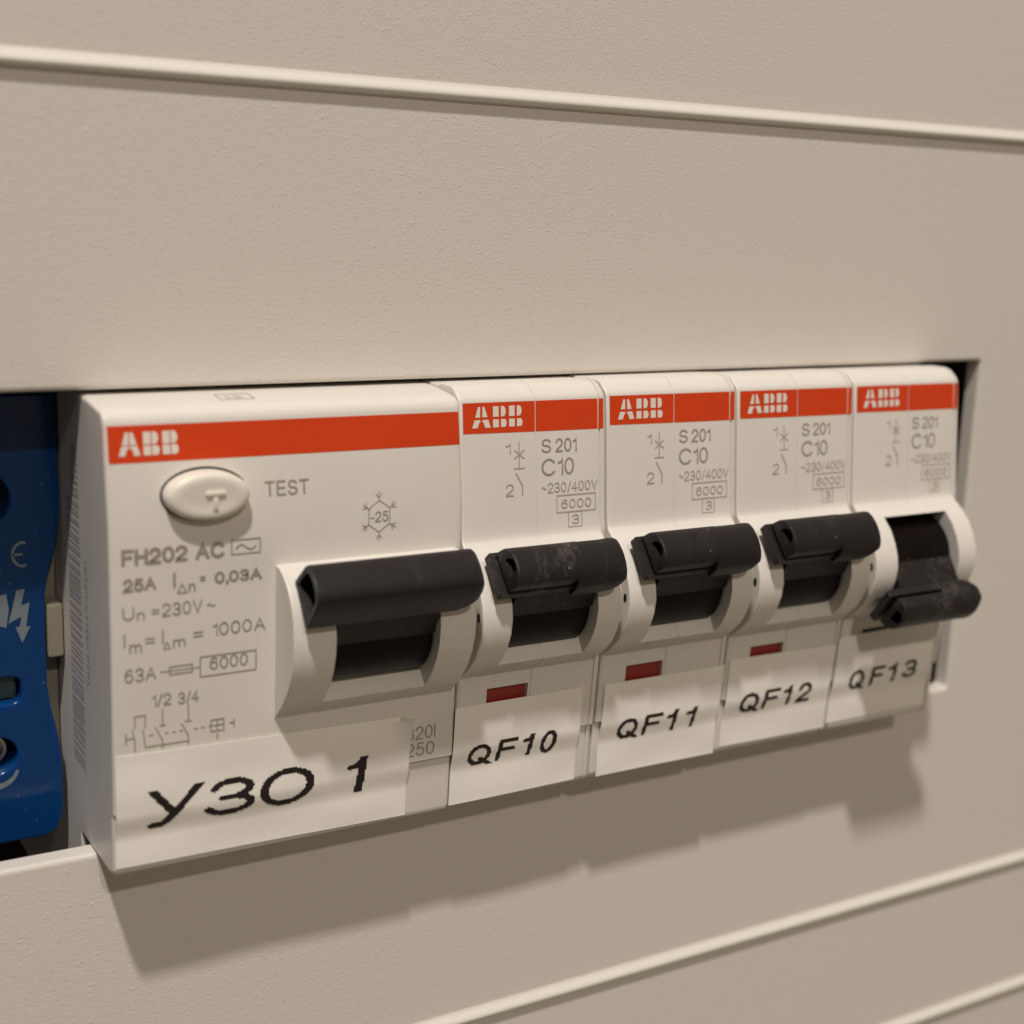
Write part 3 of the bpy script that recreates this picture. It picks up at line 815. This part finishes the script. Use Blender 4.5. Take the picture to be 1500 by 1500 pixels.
# ------------------------------------------------------------------ blue terminal block at the left
def build_block():
    t = thing('terminal_block', 'glossy blue terminal block with screw holes and pale lightning mark, left of the breakers', 'terminal block', (0, 0, 0))
    Yf = 6.2
    out = [(-16, 7.5), (-0.3, 7.5), (-0.2, 3.4), (-0.2, -3.9), (-0.55, -7.2), (-1.45, -10.2), (-1.85, -12.5), (-1.92, -16.0), (-1.9, -21.5), (-1.6, -24.0),
           (-0.95, -27.2), (-0.7, -30), (-0.7, -34.4), (-0.9, -35.8), (-1.4, -36.8), (-2.3, -37.5), (-16, -37.5)]
    holes = [[(-6.6+1.75*math.cos(a), -2.4+2.3*math.sin(a)) for a in [math.tau*q/28 for q in range(28)]],
             [(-6.35+1.9*math.copysign(abs(math.cos(a))**0.5, math.cos(a)), -21.6+1.35*math.copysign(abs(math.sin(a))**0.5, math.sin(a))) for a in [math.tau*q/28 for q in range(28)]],
             [(-7.2+2.2*math.cos(a), -28.2+1.9*math.sin(a)) for a in [math.tau*q/28 for q in range(28)]]]
    cu = bpy.data.curves.new('c', 'CURVE'); cu.dimensions = '2D'; cu.fill_mode = 'BOTH'
    for pts in [out]+holes:
        sp = cu.splines.new('POLY'); sp.points.add(len(pts)-1); sp.use_cyclic_u = True
        for q, (x, z) in zip(sp.points, pts): q.co = (x, z, 0, 1)
    cu.extrude = 2.0; cu.bevel_depth = 0.28; cu.bevel_resolution = 3; cu.offset = -0.28
    ob = bpy.data.objects.new('c', cu); col.objects.link(ob)
    dg = bpy.context.evaluated_depsgraph_get(); dg.update()
    me = bpy.data.meshes.new_from_object(ob.evaluated_get(dg))
    bm = bmesh.new(); bm.from_mesh(me)
    for v in bm.verts: v.co = Vector((v.co.x, Yf+2.28+(-v.co.z), v.co.y))
    bpy.data.objects.remove(ob); bpy.data.curves.remove(cu); bpy.data.meshes.remove(me)
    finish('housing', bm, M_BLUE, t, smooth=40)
    bm = bmesh.new(); box(bm, -16, -0.5, Yf+6.2, Yf+16, -37.2, 7.2, 0.3)
    finish('back_housing', bm, M_BLUED, t, smooth=30)
    bm = bmesh.new(); box(bm, -9.0, -4.6, Yf+1.3, Yf+4.0, -22.9, -20.4, 0.25)
    finish('contact', bm, M_TEAL, t, smooth=40)
    # clamping screws in two of the holes
    for cx, cz, r in ((-7.2, -28.2, 1.75),):
        bm = bmesh.new()
        for q in range(32):
            pass
        prof_n = 24
        rings = []
        for rad, y in ((r, Yf+3.0), (r, Yf+2.2), (r*0.86, Yf+1.9), (r*0.66, Yf+1.9), (r*0.6, Yf+2.4)):
            rings.append([bm.verts.new((cx+rad*math.cos(math.tau*q/prof_n), y, cz+rad*math.sin(math.tau*q/prof_n))) for q in range(prof_n)])
        for a, b in zip(rings, rings[1:]):
            for q in range(prof_n): bm.faces.new((a[q], a[(q+1) % prof_n], b[(q+1) % prof_n], b[q]))
        bm.faces.new(rings[-1])
        finish('clamp_screw', bm, M_STEEL, t, smooth=40)
    # crescent collar under the lower screw hole
    bm = bmesh.new()
    for k in range(12):
        a0, a1 = math.radians(200+k*12.5), math.radians(200+(k+1)*12.5)
        bm.faces.new([bm.verts.new((-7.2+rx*math.cos(a), Yf-0.03, -29.6+rz*math.sin(a))) for a, rx, rz in ((a0, 2.3, 2.1), (a1, 2.3, 2.1), (a1, 2.0, 1.5), (a0, 2.0, 1.5))])
    finish('collar', bm, M_BLUEPRINT, t, smooth=0)
    # printed marks
    p = Print(lambda z: Yf, 0.03)
    def arc(cx, cz, r, a0, a1, w, n=14): p.line([(cx+r*0.8*math.cos(math.radians(a0+(a1-a0)*q/n)), cz+r*math.sin(math.radians(a0+(a1-a0)*q/n))) for q in range(n+1)], w)
    arc(-3.85, -8.0, 1.15, 75, 285, 0.26); p.line([(-4.7, -8.0), (-3.95, -8.0)], 0.24)
    arc(-6.3, -8.2, 1.15, 75, 285, 0.26)
    p.poly([(-4.55, -11.55), (-3.75, -11.45), (-4.15, -13.1), (-3.35, -12.85), (-3.75, -15.3), (-3.35, -15.25), (-4.15, -16.9), (-4.75, -15.2), (-4.35, -15.2), (-4.15, -14.2), (-5.4, -14.8), (-4.95, -13.2)])
    p.poly([(-6.3, -11.9), (-5.5, -11.8), (-5.3, -13.4), (-5.6, -15.2), (-6.5, -14.8)])
    p.build('warning_mark', M_BLUEPRINT, t)
    # cream carrier seen in the gap beside the block
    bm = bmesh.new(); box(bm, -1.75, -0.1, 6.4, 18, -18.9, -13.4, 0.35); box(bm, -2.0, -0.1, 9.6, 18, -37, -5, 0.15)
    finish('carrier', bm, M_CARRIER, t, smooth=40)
build_block()
